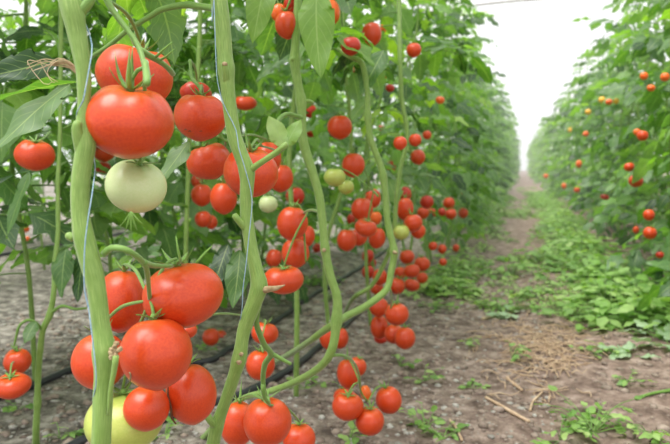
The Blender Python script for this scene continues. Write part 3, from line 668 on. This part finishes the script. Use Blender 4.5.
cluster('tomatoes around the upper fourth stem', [(378, 196, 1.7), (372, 190, 1.85), (366, 192, 1.95), (362, 198, 1.98), (358, 225, 2.0)], [
    (353, 165, 23, 25, .064, 'obl', 'ripe', (0, 1, .2), 'red tomato above the green pair, between third and fourth stems'),
    (335, 177, 22, 19, .058, 'rnd', 'lime', (0, 1, .2), 'green unripe tomato right of the third stem, the larger of two green ones'),
    (346, 187, 16, 15, .048, 'rnd', 'lime', None, 'green unripe tomato right of the third stem, the smaller of two green ones'),
    (362, 209, 22, 24, .066, 'rnd', 'ripe', (0, 1, .2), 'round red tomato at the front of the bunch left of the fourth stem'),
    (366, 228, 22, 18, .062, 'dbl', 'ripe', (.2, 1, .3), 'creased red tomato in the middle of the bunch left of the fourth stem'),
    (358, 237, 20, 18, .062, 'rnd', 'ripe', None, 'red tomato under the creased one in the bunch left of the fourth stem'),
    (347, 240, 20, 23, .060, 'rnd', 'ripe', None, 'orange-red tomato at the lower left of the bunch left of the fourth stem'),
    (377, 238, 17, 22, .055, 'obl', 'ripe', None, 'red tomato at the lower right of the bunch, touching the fourth stem'),
    (373, 198, 16, 20, .052, 'rnd', 'ripe', None, 'red tomato at the top right of the bunch, touching the fourth stem'),
    (376, 218, 12, 14, .042, 'rnd', 'orange', None, 'small light red tomato between the bunch and the fourth stem'),
    (351, 219, 9, 11, .042, 'rnd', 'deep', None, 'small dark red tomato behind the left side of that bunch')], plant=plD)
cluster('tomatoes around the fifth stem', [(398, 192, 2.1), (404, 186, 2.15), (411, 190, 2.2), (413, 205, 2.25)], [
    (405, 209, 17, 24, .058, 'obl', 'ripe', (0, 1, .2), 'oval red tomato right of the fifth stem'),
    (413, 223, 19, 18, .062, 'rnd', 'ripe', None, 'round red tomato below the oval one right of the fifth stem'),
    (401, 232, 17, 16, .055, 'rnd', 'lime', (0, 1, .2), 'yellow-green tomato right below the oval red one'),
    (418, 231, 15, 16, .052, 'rnd', 'ripe', None, 'red tomato partly behind the round one, right of the fifth stem'),
    (404, 194, 15, 16, .055, 'rnd', 'deep', None, 'red tomato behind the top of the oval one'),
    (418, 157, 15, 16, .062, 'rnd', 'ripe', None, 'round red tomato right of the fifth stem, highest of the bunches there'),
    (406, 169, 11, 10, .055, 'rnd', 'deep', None, 'small dark red tomato at the fifth stem below the high round one'),
    (391, 167, 10, 14, .05, 'rnd', 'deep', None, 'small dark red tomato left of the fifth stem'),
    (393, 190, 9, 10, .05, 'rnd', 'deep', None, 'small dark red tomato low left of the fifth stem'),
    (427, 202, 14, 14, .062, 'rnd', 'deep', None, 'dark red tomato in the shade, the upper of three right of the fifth stem'),
    (423, 213, 12, 13, .06, 'rnd', 'ripe', None, 'red tomato in the shade, the lower left of three right of the fifth stem'),
    (431, 213, 10, 11, .055, 'rnd', 'ripe', None, 'red tomato in the shade, the lower right of three right of the fifth stem')], plant=plE)
L3 = 'small red tomato in the farthest clear bunch of the left row, '
cluster('tomatoes on the aisle side of the left row', [], xface=-.37, toms=[
    (449, 203, 12, 12, .068, 'rnd', 'ripe', None, L3+'the topmost'),
    (451, 214, 12, 11, .066, 'rnd', 'ripe', None, L3+'the lower middle'),
    (463, 213, 10, 11, .062, 'rnd', 'ripe', None, L3+'the rightmost'),
    (442, 212, 8, 9, .055, 'rnd', 'deep', None, L3+'the leftmost'),
    (464, 194, 5, 5, .045, 'rnd', 'ripe', None, 'tiny red tomato above the farthest clear bunch'),
    (433, 246, 9, 9, .055, 'rnd', 'ripe', None, 'tiny red tomato at the left row foot, upper left of four'),
    (442, 249, 9, 10, .055, 'rnd', 'ripe', None, 'tiny red tomato at the left row foot, second of four'),
    (456, 248, 7, 8, .050, 'rnd', 'ripe', None, 'tiny red tomato at the foot of the left row, rightmost of four'),
    (443, 262, 8, 8, .052, 'rnd', 'ripe', None, 'tiny red tomato at the foot of the left row, lowest of four')])
L4 = 'red tomato in low bunch of seven right of fourth stem, '
cluster('low bunch of seven right of the fourth stem', [(400, 248, 2.9), (406, 255, 2.9), (411, 270, 2.95)], [
    (407, 257, 15, 15, .066, 'rnd', 'ripe', None, L4+'top left'),
    (422, 264, 16, 15, .068, 'rnd', 'ripe', None, L4+'top right'),
    (412, 271, 17, 14, .070, 'rnd', 'ripe', None, L4+'centre'),
    (412, 285, 16, 13, .070, 'rnd', 'ripe', None, L4+'lowest'),
    (400, 273, 12, 13, .060, 'rnd', 'ripe', None, L4+'leftmost'),
    (422, 278, 12, 12, .062, 'rnd', 'ripe', None, L4+'below the top right one'),
    (397, 286, 17, 17, .070, 'rnd', 'ripe', None, L4+'bottom left')], plant=plE)
L5 = 'small red tomato behind the bend of the fourth stem, '
cluster('tomatoes behind the bend of the fourth stem', [], [
    (380, 277, 15, 17, .062, 'rnd', 'ripe', None, L5+'largest'),
    (368, 272, 13, 14, .058, 'rnd', 'deep', None, L5+'left of the largest'),
    (368, 256, 12, 14, .055, 'rnd', 'deep', None, L5+'topmost'),
    (377, 289, 13, 12, .055, 'rnd', 'ripe', None, L5+'lowest'),
    (372, 263, 9, 9, .05, 'rnd', 'deep', None, L5+'just under the topmost'),
    (317, 248, 9, 10, .05, 'rnd', 'deep', None, 'small dark red tomato just left of the third stem')])
L6 = 'red tomato in bunch hanging below the fourth stem bend, '
cluster('bunch hanging below the bend of the fourth stem', [(388, 286, 1.6), (391, 292, 1.65), (391, 304, 1.85), (389, 320, 1.9)], [
    (396.5, 314, 24, 23, .070, 'rnd', 'ripe', (0, 1, .2), L6+'upper right, largest'),
    (405, 338, 21, 23, .066, 'rnd', 'ripe', (0, 1, 0), L6+'bottom right'),
    (394, 334, 20, 20, .062, 'rnd', 'ripe', None, L6+'bottom middle'),
    (379, 327, 18, 24, .060, 'obl', 'ripe', (0, 1, 0), L6+'tall one at lower left'),
    (379, 307, 19, 20, .062, 'rnd', 'ripe', None, L6+'upper left'),
    (381, 338, 14, 12, .05, 'rnd', 'deep', None, L6+'hidden one at the bottom left')], plant=plD)
L7 = 'red tomato in lowest bunch at bottom centre right, '
cluster('lowest bunch at bottom centre right', [(333, 355, 1.2), (345, 356, 1.25), (354, 363, 1.35), (359, 375, 1.45), (361, 392, 1.5), (368, 402, 1.5)], [
    (348, 374, 22, 31, .052, 'obl', 'ripe', (-.1, 1, .1), L7+'tall one at the top left'),
    (357, 367, 19, 20, .048, 'rnd', 'ripe', (.3, 1, .2), L7+'round one under the curved stalk'),
    (370, 421, 29, 29, .066, 'rnd', 'ripe', (0, 1, .3), L7+'front one at the bottom'),
    (389, 400, 26, 28, .062, 'rnd', 'ripe', (-.3, 1, .1), L7+'round one at the far right'),
    (347, 406, 31, 29, .070, 'lob', 'ripe', (.1, 1, .3), L7+'large one at the lower left'),
    (366, 393, 11, 16, .032, 'obl', 'orange', None, L7+'tiny orange one in the middle'),
    (343, 396, 19, 16, .052, 'rnd', 'ripe', None, L7+'one behind the large lower left one'),
    (384, 416, 16, 18, .048, 'rnd', 'deep', None, L7+'hidden behind front and right ones'),
    (371, 404, 12, 11, .036, 'rnd', 'ripe', None, L7+'small hidden one under the orange one')], plant=plC)
cluster('pair below the third stem', [(335, 324, 1.3), (334, 328, 1.45)], [
    (329, 337, 20, 26, .054, 'rnd', 'ripe', (0, 1, .1), 'red tomato behind the third stem where the stems join, left one of a pair'),
    (340, 338, 17, 22, .052, 'rnd', 'ripe', (0, 1, .1), 'red tomato behind the third stem where the stems join, right one of a pair')], plant=plC)
# brown marks on two skins
def mark(host_px, d, pts, r_, name, host):
    mb = MB(); tube(mb, [P(x, y, d2) for (x, y, d2) in pts], r_, 6, .003, 0, .5)
    me = mb.mesh(name, [M['scar' if 'tip' in name else 'crack']]); me.transform(host.matrix_basis.inverted()); link(name, me, host)
hosts = [o for o in bpy.data.objects if o.name.startswith('tomato') and 'label' in o and o['category'] == 'tomato']
def host(s): return next(o for o in hosts if s in o['label'])
def surf(h, px, py):
    c = h.matrix_basis.translation; r = FW + (px-335)/FPX*RT + (222-py)/FPX*UP; Mi = h.matrix_basis.inverted()
    o_ = Mi @ CAM; dd = Mi.to_3x3() @ r; a = dd.dot(dd); b_ = o_.dot(dd); c_ = o_.dot(o_)-1; q = b_*b_-a*c_
    return (px, py, ((-b_-math.sqrt(max(q, 0)))/a)*1.0)
h = host('brown crack mark')
for (x, y, l_, q) in ((186, 129.5, 3, .0011), (190, 131, 3, .0014), (196, 130, 2.5, .0008), (201, 131, 4, .0014), (206, 129.5, 2.5, .0010)):
    mark(None, 0, [surf(h, x-l_/2, y+.6), surf(h, x, y-.4), surf(h, x+l_/2, y+.5)], [q*.5, q, q*.4], 'skin_crack', h)
h = host('brown seam'); mark(None, 0, [surf(h, x, y) for x, y in ((168, 386), (168, 396), (171, 408), (172, 418), (176, 424))], [.0008, .0013, .0011, .0014, .0008], 'skin_seam', h)
h = host('at the centre of the lower left'); mark(None, 0, [surf(h, x, y) for x, y in ((130, 372), (131, 376), (130, 381))], [.0016, .0012, .0010], 'dried_flower_tip', h)
# ------------------------------------------------------------------ the right row's and far tomatoes
RR = 'small tomato in the right row, '
cluster('tomatoes in the right row', [], xface=.53, toms=[
    (635.7, 181, 14, 13, .075, 'rnd', 'ripe', None, 'largest red tomato in the leaves of the right row'),
    (629, 167, 10, 9, .065, 'rnd', 'ripe', None, RR+'just above and left of the largest red one'),
    (579, 164, 6, 8, .062, 'rnd', 'orange', None, RR+'orange, high on the far part'),
    (577, 190, 6, 6, .062, 'rnd', 'ripe', None, RR+'red, half way along at mid height'),
    (564, 186, 5, 6, .060, 'rnd', 'orange', None, RR+'orange, left of the red one half way along'),
    (546, 176, 5, 5, .060, 'rnd', 'orange', None, RR+'the most distant orange speck'),
    (649, 215, 11, 12, .065, 'rnd', 'ripe', None, RR+'red, near the right edge, above the pinkish one'),
    (650, 233, 13, 13, .070, 'rnd', 'ripe', None, RR+'pinkish red, low at the right edge'),
    (636, 230, 6, 8, .05, 'rnd', 'ripe', None, RR+'red speck left of the pinkish one'),
    (660, 255, 8, 7, .05, 'rnd', 'deep', None, RR+'dark red, lowest at the right edge'),
    (605, 197, 9, 6, .055, 'rnd', 'deep', None, RR+'dark red, low between the path and the largest one'),
    (642.5, 135.6, 11, 11, .062, 'rnd', 'ripe', None, RR+'red-orange, right part above the largest one'),
    (637, 132, 7, 7, .05, 'rnd', 'orange', None, RR+'orange, touching the red-orange one from the left'),
    (644, 76, 8, 8, .055, 'rnd', 'orange', None, RR+'orange, the left of two high at the right'),
    (665, 77, 9, 9, .058, 'rnd', 'orange', None, RR+'orange, at the right edge high up'),
    (651, 88, 8, 7, .055, 'rnd', 'orange', None, RR+'orange, just below the two high ones'),
    (602, 100, 7, 7, .055, 'rnd', 'yellow', None, RR+'yellow, left of a row of three'),
    (609, 102, 7, 6, .052, 'rnd', 'orange', None, RR+'orange, middle of a row of three'),
    (616, 101, 6, 6, .050, 'rnd', 'yellow', None, RR+'yellow, right of a row of three'),
    (588, 112, 6, 6, .055, 'rnd', 'yellow', None, RR+'yellow, alone left of the row of three'),
    (586, 134, 6, 6, .055, 'rnd', 'orange', None, RR+'orange, alone below the yellow ones'),
    (570, 130, 4, 5, .055, 'rnd', 'yellow', None, RR+'tiny yellow, at the top of the far part')])
# ------------------------------------------------------------------ rows of plants
rnd.seed(21)
N1 = 'near plants of the left row'
for (x, y, zl, zt, sd, sp) in [(-.62, 1.75, .95, 2.1, 1, 1), (-.66, 2.25, .80, 2.15, 2, 1), (-.60, 2.65, .62, 2.1, 3, .95), (-.66, 3.05, .55, 2.15, 4, .95), (-.60, 3.45, .42, 2.1, 5, .9)]:
    near_plant(x, y, zl, zt, 'leafy tomato plant in the left row just beyond the bare foreground stems', N1, sd, .07, sp)
N2 = 'plants of the row behind the foreground stems'
for (x, y, zl, zt, sd) in [(-1.62, .95, .52, 2.1, 10), (-1.55, 1.3, .46, 2.1, 11), (-1.45, 1.65, .36, 2.1, 12), (-1.45, 2.0, .24, 2.1, 13), (-1.35, 2.35, .22, 2.1, 14), (-1.45, 2.7, .16, 2.1, 15), (-1.35, 3.05, .12, 2.1, 16), (-1.45, 3.45, .12, 2.1, 17), (-1.40, 3.85, .12, 2.1, 18), (-1.45, 4.3, .12, 2.1, 19)]:
    near_plant(x, y, zl, zt, 'leafy tomato plant in the second row, seen between the foreground stems', N2, sd, .052, 1.25)
y = 3.85; k = 0
while y < 46:
    far_plant(-.60+rnd.uniform(-.05, .05)+min(.14, max(0, (y-8)*.008)), y, 'mid' if y < 5 else 'full', 'leafy tomato plant in the distant part of the left row', 'distant plants of the left row', rnd.uniform(.95, 1.06))
    y += .36 if y < 9 else (.55 if y < 16 else .9)
y = -.1
while y < 12:
    far_plant(-3.0+rnd.uniform(-.1, .1), y, 'high', 'leafy tomato plant in the third row, its lower stem bare above the soil', 'plants of the third row', rnd.uniform(.9, 1.05)); y += .45
y = 4.75
while y < 20:
    far_plant(-1.45+rnd.uniform(-.06, .06), y, 'full', 'leafy tomato plant in the distant part of the second row', 'distant plants of the second row', rnd.uniform(.9, 1.0)); y += .5 if y < 10 else 1.0
y = -.2
while y < 13:
    far_plant(-4.1+rnd.uniform(-.1, .1), y, 'low', 'leafy tomato plant in the far row across the open soil on the left', 'plants of the far left row', rnd.uniform(.85, 1.05)); y += .42
y = 1.2
while y < 46:
    far_plant(.92+rnd.uniform(-.05, .05)-min(.2, max(0, (y-8)*.010)), y, 'low', 'leafy tomato plant in the dense row right of the path', 'plants of the right row', rnd.uniform(1.12, 1.28)); y += .34 if y < 9 else (.55 if y < 16 else .9)
y = 2.4
while y < 14:
    far_plant(1.9+rnd.uniform(-.05, .05), y, 'low', 'leafy tomato plant behind the row right of the path', 'plants behind the right row', rnd.uniform(1.0, 1.15)); y += .55
# ------------------------------------------------------------------ weeds and litter
def weed_leaf_mesh(seed, m):
    mb = MB(); r = random.Random(seed); leaflet(mb, .030, .019, Matrix.Identity(4), seed, 8, 1, .2, .5, .12, r.random()); return mb.mesh('leaf', [M[m]])
WL = [weed_leaf_mesh(i, 'weed') for i in range(5)]; CLF = []
for i in range(3):
    mb = MB(); leaflet(mb, .075, .055, Matrix.Identity(4), i+40, 14, 2, .25, .4, .3, .5); CLF.append(mb.mesh('leaf', [M['cutleaf']]))
def weed(x, y, s, n, label, group, seed, leaves=WL, flat=.5, name='weed'):
    o = empty(name, (x, y, gz(x, y))); tag(o, label, 'weed' if name == 'weed' else 'leaves', group)
    r = random.Random(seed); mb = MB(); L = []
    for k in range(n):
        a = r.random()*6.28; ln = s*r.uniform(.3, 1); hgt = s*r.uniform(.1, 1.0)*flat
        e = Vector((ln*math.cos(a), ln*math.sin(a), hgt+.004))
        tube(mb, [Vector((0, 0, -.004)), e*.5+Vector((0, 0, .3*hgt)), e], [.0016, .0012, .0008], 5, .02)
        for j in range(2 if n < 18 else 3):
            f = 1-j*.3; b_ = e*f
            L.append(leaf_mat_at(b_, a+(0 if j == 0 else (-1)**j*1.1)+r.uniform(-.5, .5), r.uniform(-.2, .5), r.uniform(-.5, .5), r.uniform(.7, 1.4)*(.7+s*2.5)))
    link('stalks', mb.mesh('stalks', [M['stalk']]), o)
    for m4 in L: link('leaf', leaves[r.randrange(len(leaves))], o, m4)
    return o
wd = [(305, 388, .075, 7, 'green seedling with rounded leaves by the leaning stem at bottom centre'),
 (425, 432, .09, 9, 'low weed with broad leaves at the bottom edge right of the lowest bunch'), (424, 380, .07, 7, 'small sprig of weed on bare soil right of the lowest bunch'),
 (400, 365, .05, 5, 'tiny weed right above the lowest bunch of tomatoes'), (470, 346, .06, 5, 'tiny weed on the left part of the path, nearest the twig'), (512, 358, .08, 6, 'upright weed beside the straw litter'),
 (474, 387, .035, 4, 'tiny seedling on bare soil left of the twig'), (600, 357, .10, 10, 'weed patch right of the straw litter'), (628, 385, .07, 6, 'small upright weed at the right, above the bottom corner'),
 (445, 306, .06, 6, 'small weed on bare soil beyond the lowest bunches'), (593, 432, .15, 18, 'leafy weed clump at the bottom edge, largest on the path'), (650, 440, .09, 8, 'weed at the bottom right corner'),
 (560, 440, .10, 9, 'weed at the bottom edge left of the leafy clump'), (490, 308, .13, 18, 'bushy weed in the path left of the straw'), (520, 300, .14, 18, 'dense weed in the middle of the path'),
 (548, 312, .12, 14, 'weed right of the dense one in the path'), (573, 318, .06, 6, 'small weed between path weeds and right row'), (18, 410, .05, 5, 'little weed at the left edge below the hose'),
 (60, 435, .06, 6, 'little weed beside the thin left stem'), (205, 352, .05, 6, 'little weed beside the hose between the thick stems'), (442, 440, .06, 6, 'weed cut by the bottom edge near the lowest bunch'),
 (350, 440, .05, 5, 'tiny weed under the lowest bunch'), (165, 436, .04, 5, 'tiny weed near the yellow-green tomato'), (330, 300, .07, 8, 'weed between the stems beside the drip hose')]
for i, (px, py, s, n, lb) in enumerate(wd):
    p = G(px, py); weed(p.x, p.y, s, n, lb, 'weeds on the near ground', 300+i)
for i, (px, py, s, lb) in enumerate([(655, 343, .10, 'pale wilted cut leaf lying at the right edge'), (632, 358, .06, 'small pale wilted leaf lying left of the one at the right edge'), (508, 316, .09, 'pale wilted leaf lying among the path weeds'), (668, 352, .09, 'pale wilted leaf cut off by the right edge')]):
    p = G(px, py); weed(p.x, p.y, s, 5, lb, 'wilted cut leaves on the ground', 400+i, CLF, .25, 'cut_leaf')
# denser growth further along: merged clumps, shared meshes
FW_ = []
for k in range(5):
    mb = MB(); r = random.Random(500+k); S3 = MB()
    for j in range(34):
        a = r.random()*6.28; ln = .20*math.sqrt(r.random()); hgt = .13*(1-(ln/.22)**2)*r.uniform(.3, 1)+.006
        e = Vector((ln*math.cos(a), ln*math.sin(a), hgt)); tube(mb, [Vector((0, 0, -.004)), e*.5+Vector((0, 0, hgt*.3)), e], [.002, .0015, .001], 3, .1, mi=1)
        leaflet(mb, r.uniform(.05, .09), r.uniform(.03, .055), leaf_mat_at(e, a+r.uniform(-1, 1), r.uniform(-.3, .4), r.uniform(-.4, .4), 1), r.random(), 6, 1, .2, .5, .2, r.random())
    FW_.append(mb.mesh('weed_clump', [M['weed'], M['stalk']]))
def clump(x, y, s, label, group):
    o = link('weed_clump', FW_[rnd.randrange(5)]); o.location = (x, y, gz(x, y)); o.rotation_euler = (0, 0, rnd.random()*6.28); o.scale = (s, s, s*rnd.uniform(.7, 1.2)); tag(o, label, 'weed', group)
for k in range(170):
    y = 2.9+13*rnd.random()**1.6; x = .68-abs(rnd.gauss(0, .20))-(.12 if y > 4 else 0)+(.0 if y > 3.6 else .10)
    clump(x, y, rnd.uniform(.5, 1.15), 'low green weeds spilling from the foot of the right row onto the path', 'weeds along the foot of the right row')
for k in range(70):
    y = 3.4+11*rnd.random()**1.4; clump(-.45+abs(rnd.gauss(0, .12)), y, rnd.uniform(.4, .9), 'low green weeds at the foot of the left row beside the path', 'weeds along the foot of the left row')
for k in range(22):
    p = G(rnd.gauss(530, 36), rnd.uniform(266, 316)); clump(p.x, p.y, rnd.uniform(.22, .5), 'low green weeds growing in the middle of the path', 'weeds in the middle of the path')
for k in range(40):
    y = 4.5+16*rnd.random()**.8; clump(rnd.uniform(-.1, .45), y, rnd.uniform(.25, .6), 'low green weeds growing in the middle of the path', 'weeds in the middle of the path')
for k in range(30):
    clump(rnd.uniform(-2.4, -.9), 3.3+4*rnd.random(), rnd.uniform(.3, .6), 'low green weeds on the soil behind the foreground stems', 'weeds behind the foreground stems')
# straw litter
mb = MB(); r = random.Random(9)
for k in range(300):
    p = G(r.gauss(542, 30), r.gauss(350, 19)); a = r.uniform(0, 3.14); L = r.uniform(.03, .13); d_ = Vector((math.cos(a), math.sin(a), 0)); h0 = r.uniform(.003, .02)
    pts = []
    for j in range(4):
        q = p+d_*(j-1.5)/3*L+Vector((-d_.y, d_.x, 0))*r.uniform(-.012, .012); q.z = gz(q.x, q.y)+h0*(.4+.6*(j % 2)); pts.append(q)
    tube(mb, pts, [.0016, .0020, .0017, .0009], 4, .04)
tag(link('straw', mb.mesh('straw', [M['straw']])), 'pale brown straw litter tangled on the middle of the path', 'straw', None, 'stuff')
def twig(pxs, r_, label, mat='straw'):
    pts = []
    for (a, b_) in pxs: q = G(a, b_); q.z += r_*.9+.002; pts.append(q)
    mb = MB(); tube(mb, pts, r_, 8, .01, .05, .4); tag(link('twig', mb.mesh('twig', [M[mat]])), label, 'twig', 'dry twigs on the path')
twig([(486, 400), (500, 408), (515, 417), (529, 424)], .0050, 'straight brown twig lying on the soil in front of the straw')
twig([(507, 377), (513, 384), (522, 390)], .0042, 'short pale twig lying left of the straw')
twig([(450, 424), (456, 432), (462, 442)], .0035, 'thin pale twig at the bottom edge right of the lowest bunch')
twig([(530, 412), (533, 400), (540, 394), (545, 388)], .0035, 'curved pale twig below the straw')
twig([(635, 402), (652, 399), (672, 397)], .0055, 'pale green cut stalk lying at the right edge', 'stalk')
twig([(482, 320), (497, 317), (512, 313)], .0055, 'pale cut stalk lying among the path weeds', 'dry')
# thin haze in the warm damp air down the rows
me = bpy.data.meshes.new('haze'); me.from_pydata([(x, y, z) for x in (-9, 6) for y in (3.2, 60) for z in (-.3, 6)], [], [(0, 1, 3, 2), (4, 6, 7, 5), (0, 4, 5, 1), (2, 3, 7, 6), (0, 2, 6, 4), (1, 5, 7, 3)])
m = bpy.data.materials.new('damp_air'); m.use_nodes = True; n_ = m.node_tree; n_.nodes.remove(n_.nodes['Principled BSDF']); v_ = n_.nodes.new('ShaderNodeVolumeScatter')
v_.inputs['Density'].default_value = .015; v_.inputs['Anisotropy'].default_value = .2; n_.links.new(v_.outputs[0], n_.nodes['Material Output'].inputs['Volume']); me.materials.append(m)
tag(link('haze', me), 'faint bright haze in the air along the distant rows', 'haze', None, 'stuff')
# support wire across the path
def wire(pts, r_, label):
    mb = MB(); tube(mb, pts, r_, 6, .2); tag(link('support_wire', mb.mesh('support_wire', [M['wire']])), label, 'wire')
wire([Vector((-1.6, 7, 2.24)), Vector((-.3, 6.6, 2.235)), Vector((.4, 6.4, 2.20)), Vector((1.1, 6.2, 2.21)), Vector((2.2, 6, 2.24))], .009, 'thin wire strung high across the path against the white sky')
# ------------------------------------------------------------------ light
w = bpy.data.worlds.new('overcast'); bpy.context.scene.world = w; w.use_nodes = True; nt = w.node_tree; bg = nt.nodes['Background']
tc = nt.nodes.new('ShaderNodeTexCoord'); sx = nt.nodes.new('ShaderNodeSeparateXYZ'); nt.links.new(tc.outputs['Generated'], sx.inputs[0])
nt.links.new(ramp(nt, sx.outputs[2], [(0, (.93, .95, .95)), (.15, (.97, .98, .98)), (1, (1.0, 1.0, .98))]), bg.inputs[0]); bg.inputs[1].default_value = 1.0
sl = bpy.data.lights.new('sun', 'SUN'); sl.energy = 3.4; sl.angle = math.radians(42); sl.color = (1, .98, .94)
so = bpy.data.objects.new('sun', sl); C.objects.link(so); so.rotation_euler = Vector((.30, .34, -1.0)).to_track_quat('-Z', 'Y').to_euler()
sc = bpy.context.scene
sc.view_settings.view_transform = 'Standard'; sc.view_settings.look = 'None'; sc.view_settings.gamma = 1; sc.view_settings.exposure = .50; sc.view_settings.use_curve_mapping = False
sc.cycles.use_denoising = True; sc.cycles.max_bounces = 8; sc.cycles.diffuse_bounces = 4; sc.cycles.transmission_bounces = 6; sc.cycles.caustics_reflective = False; sc.cycles.caustics_refractive = False
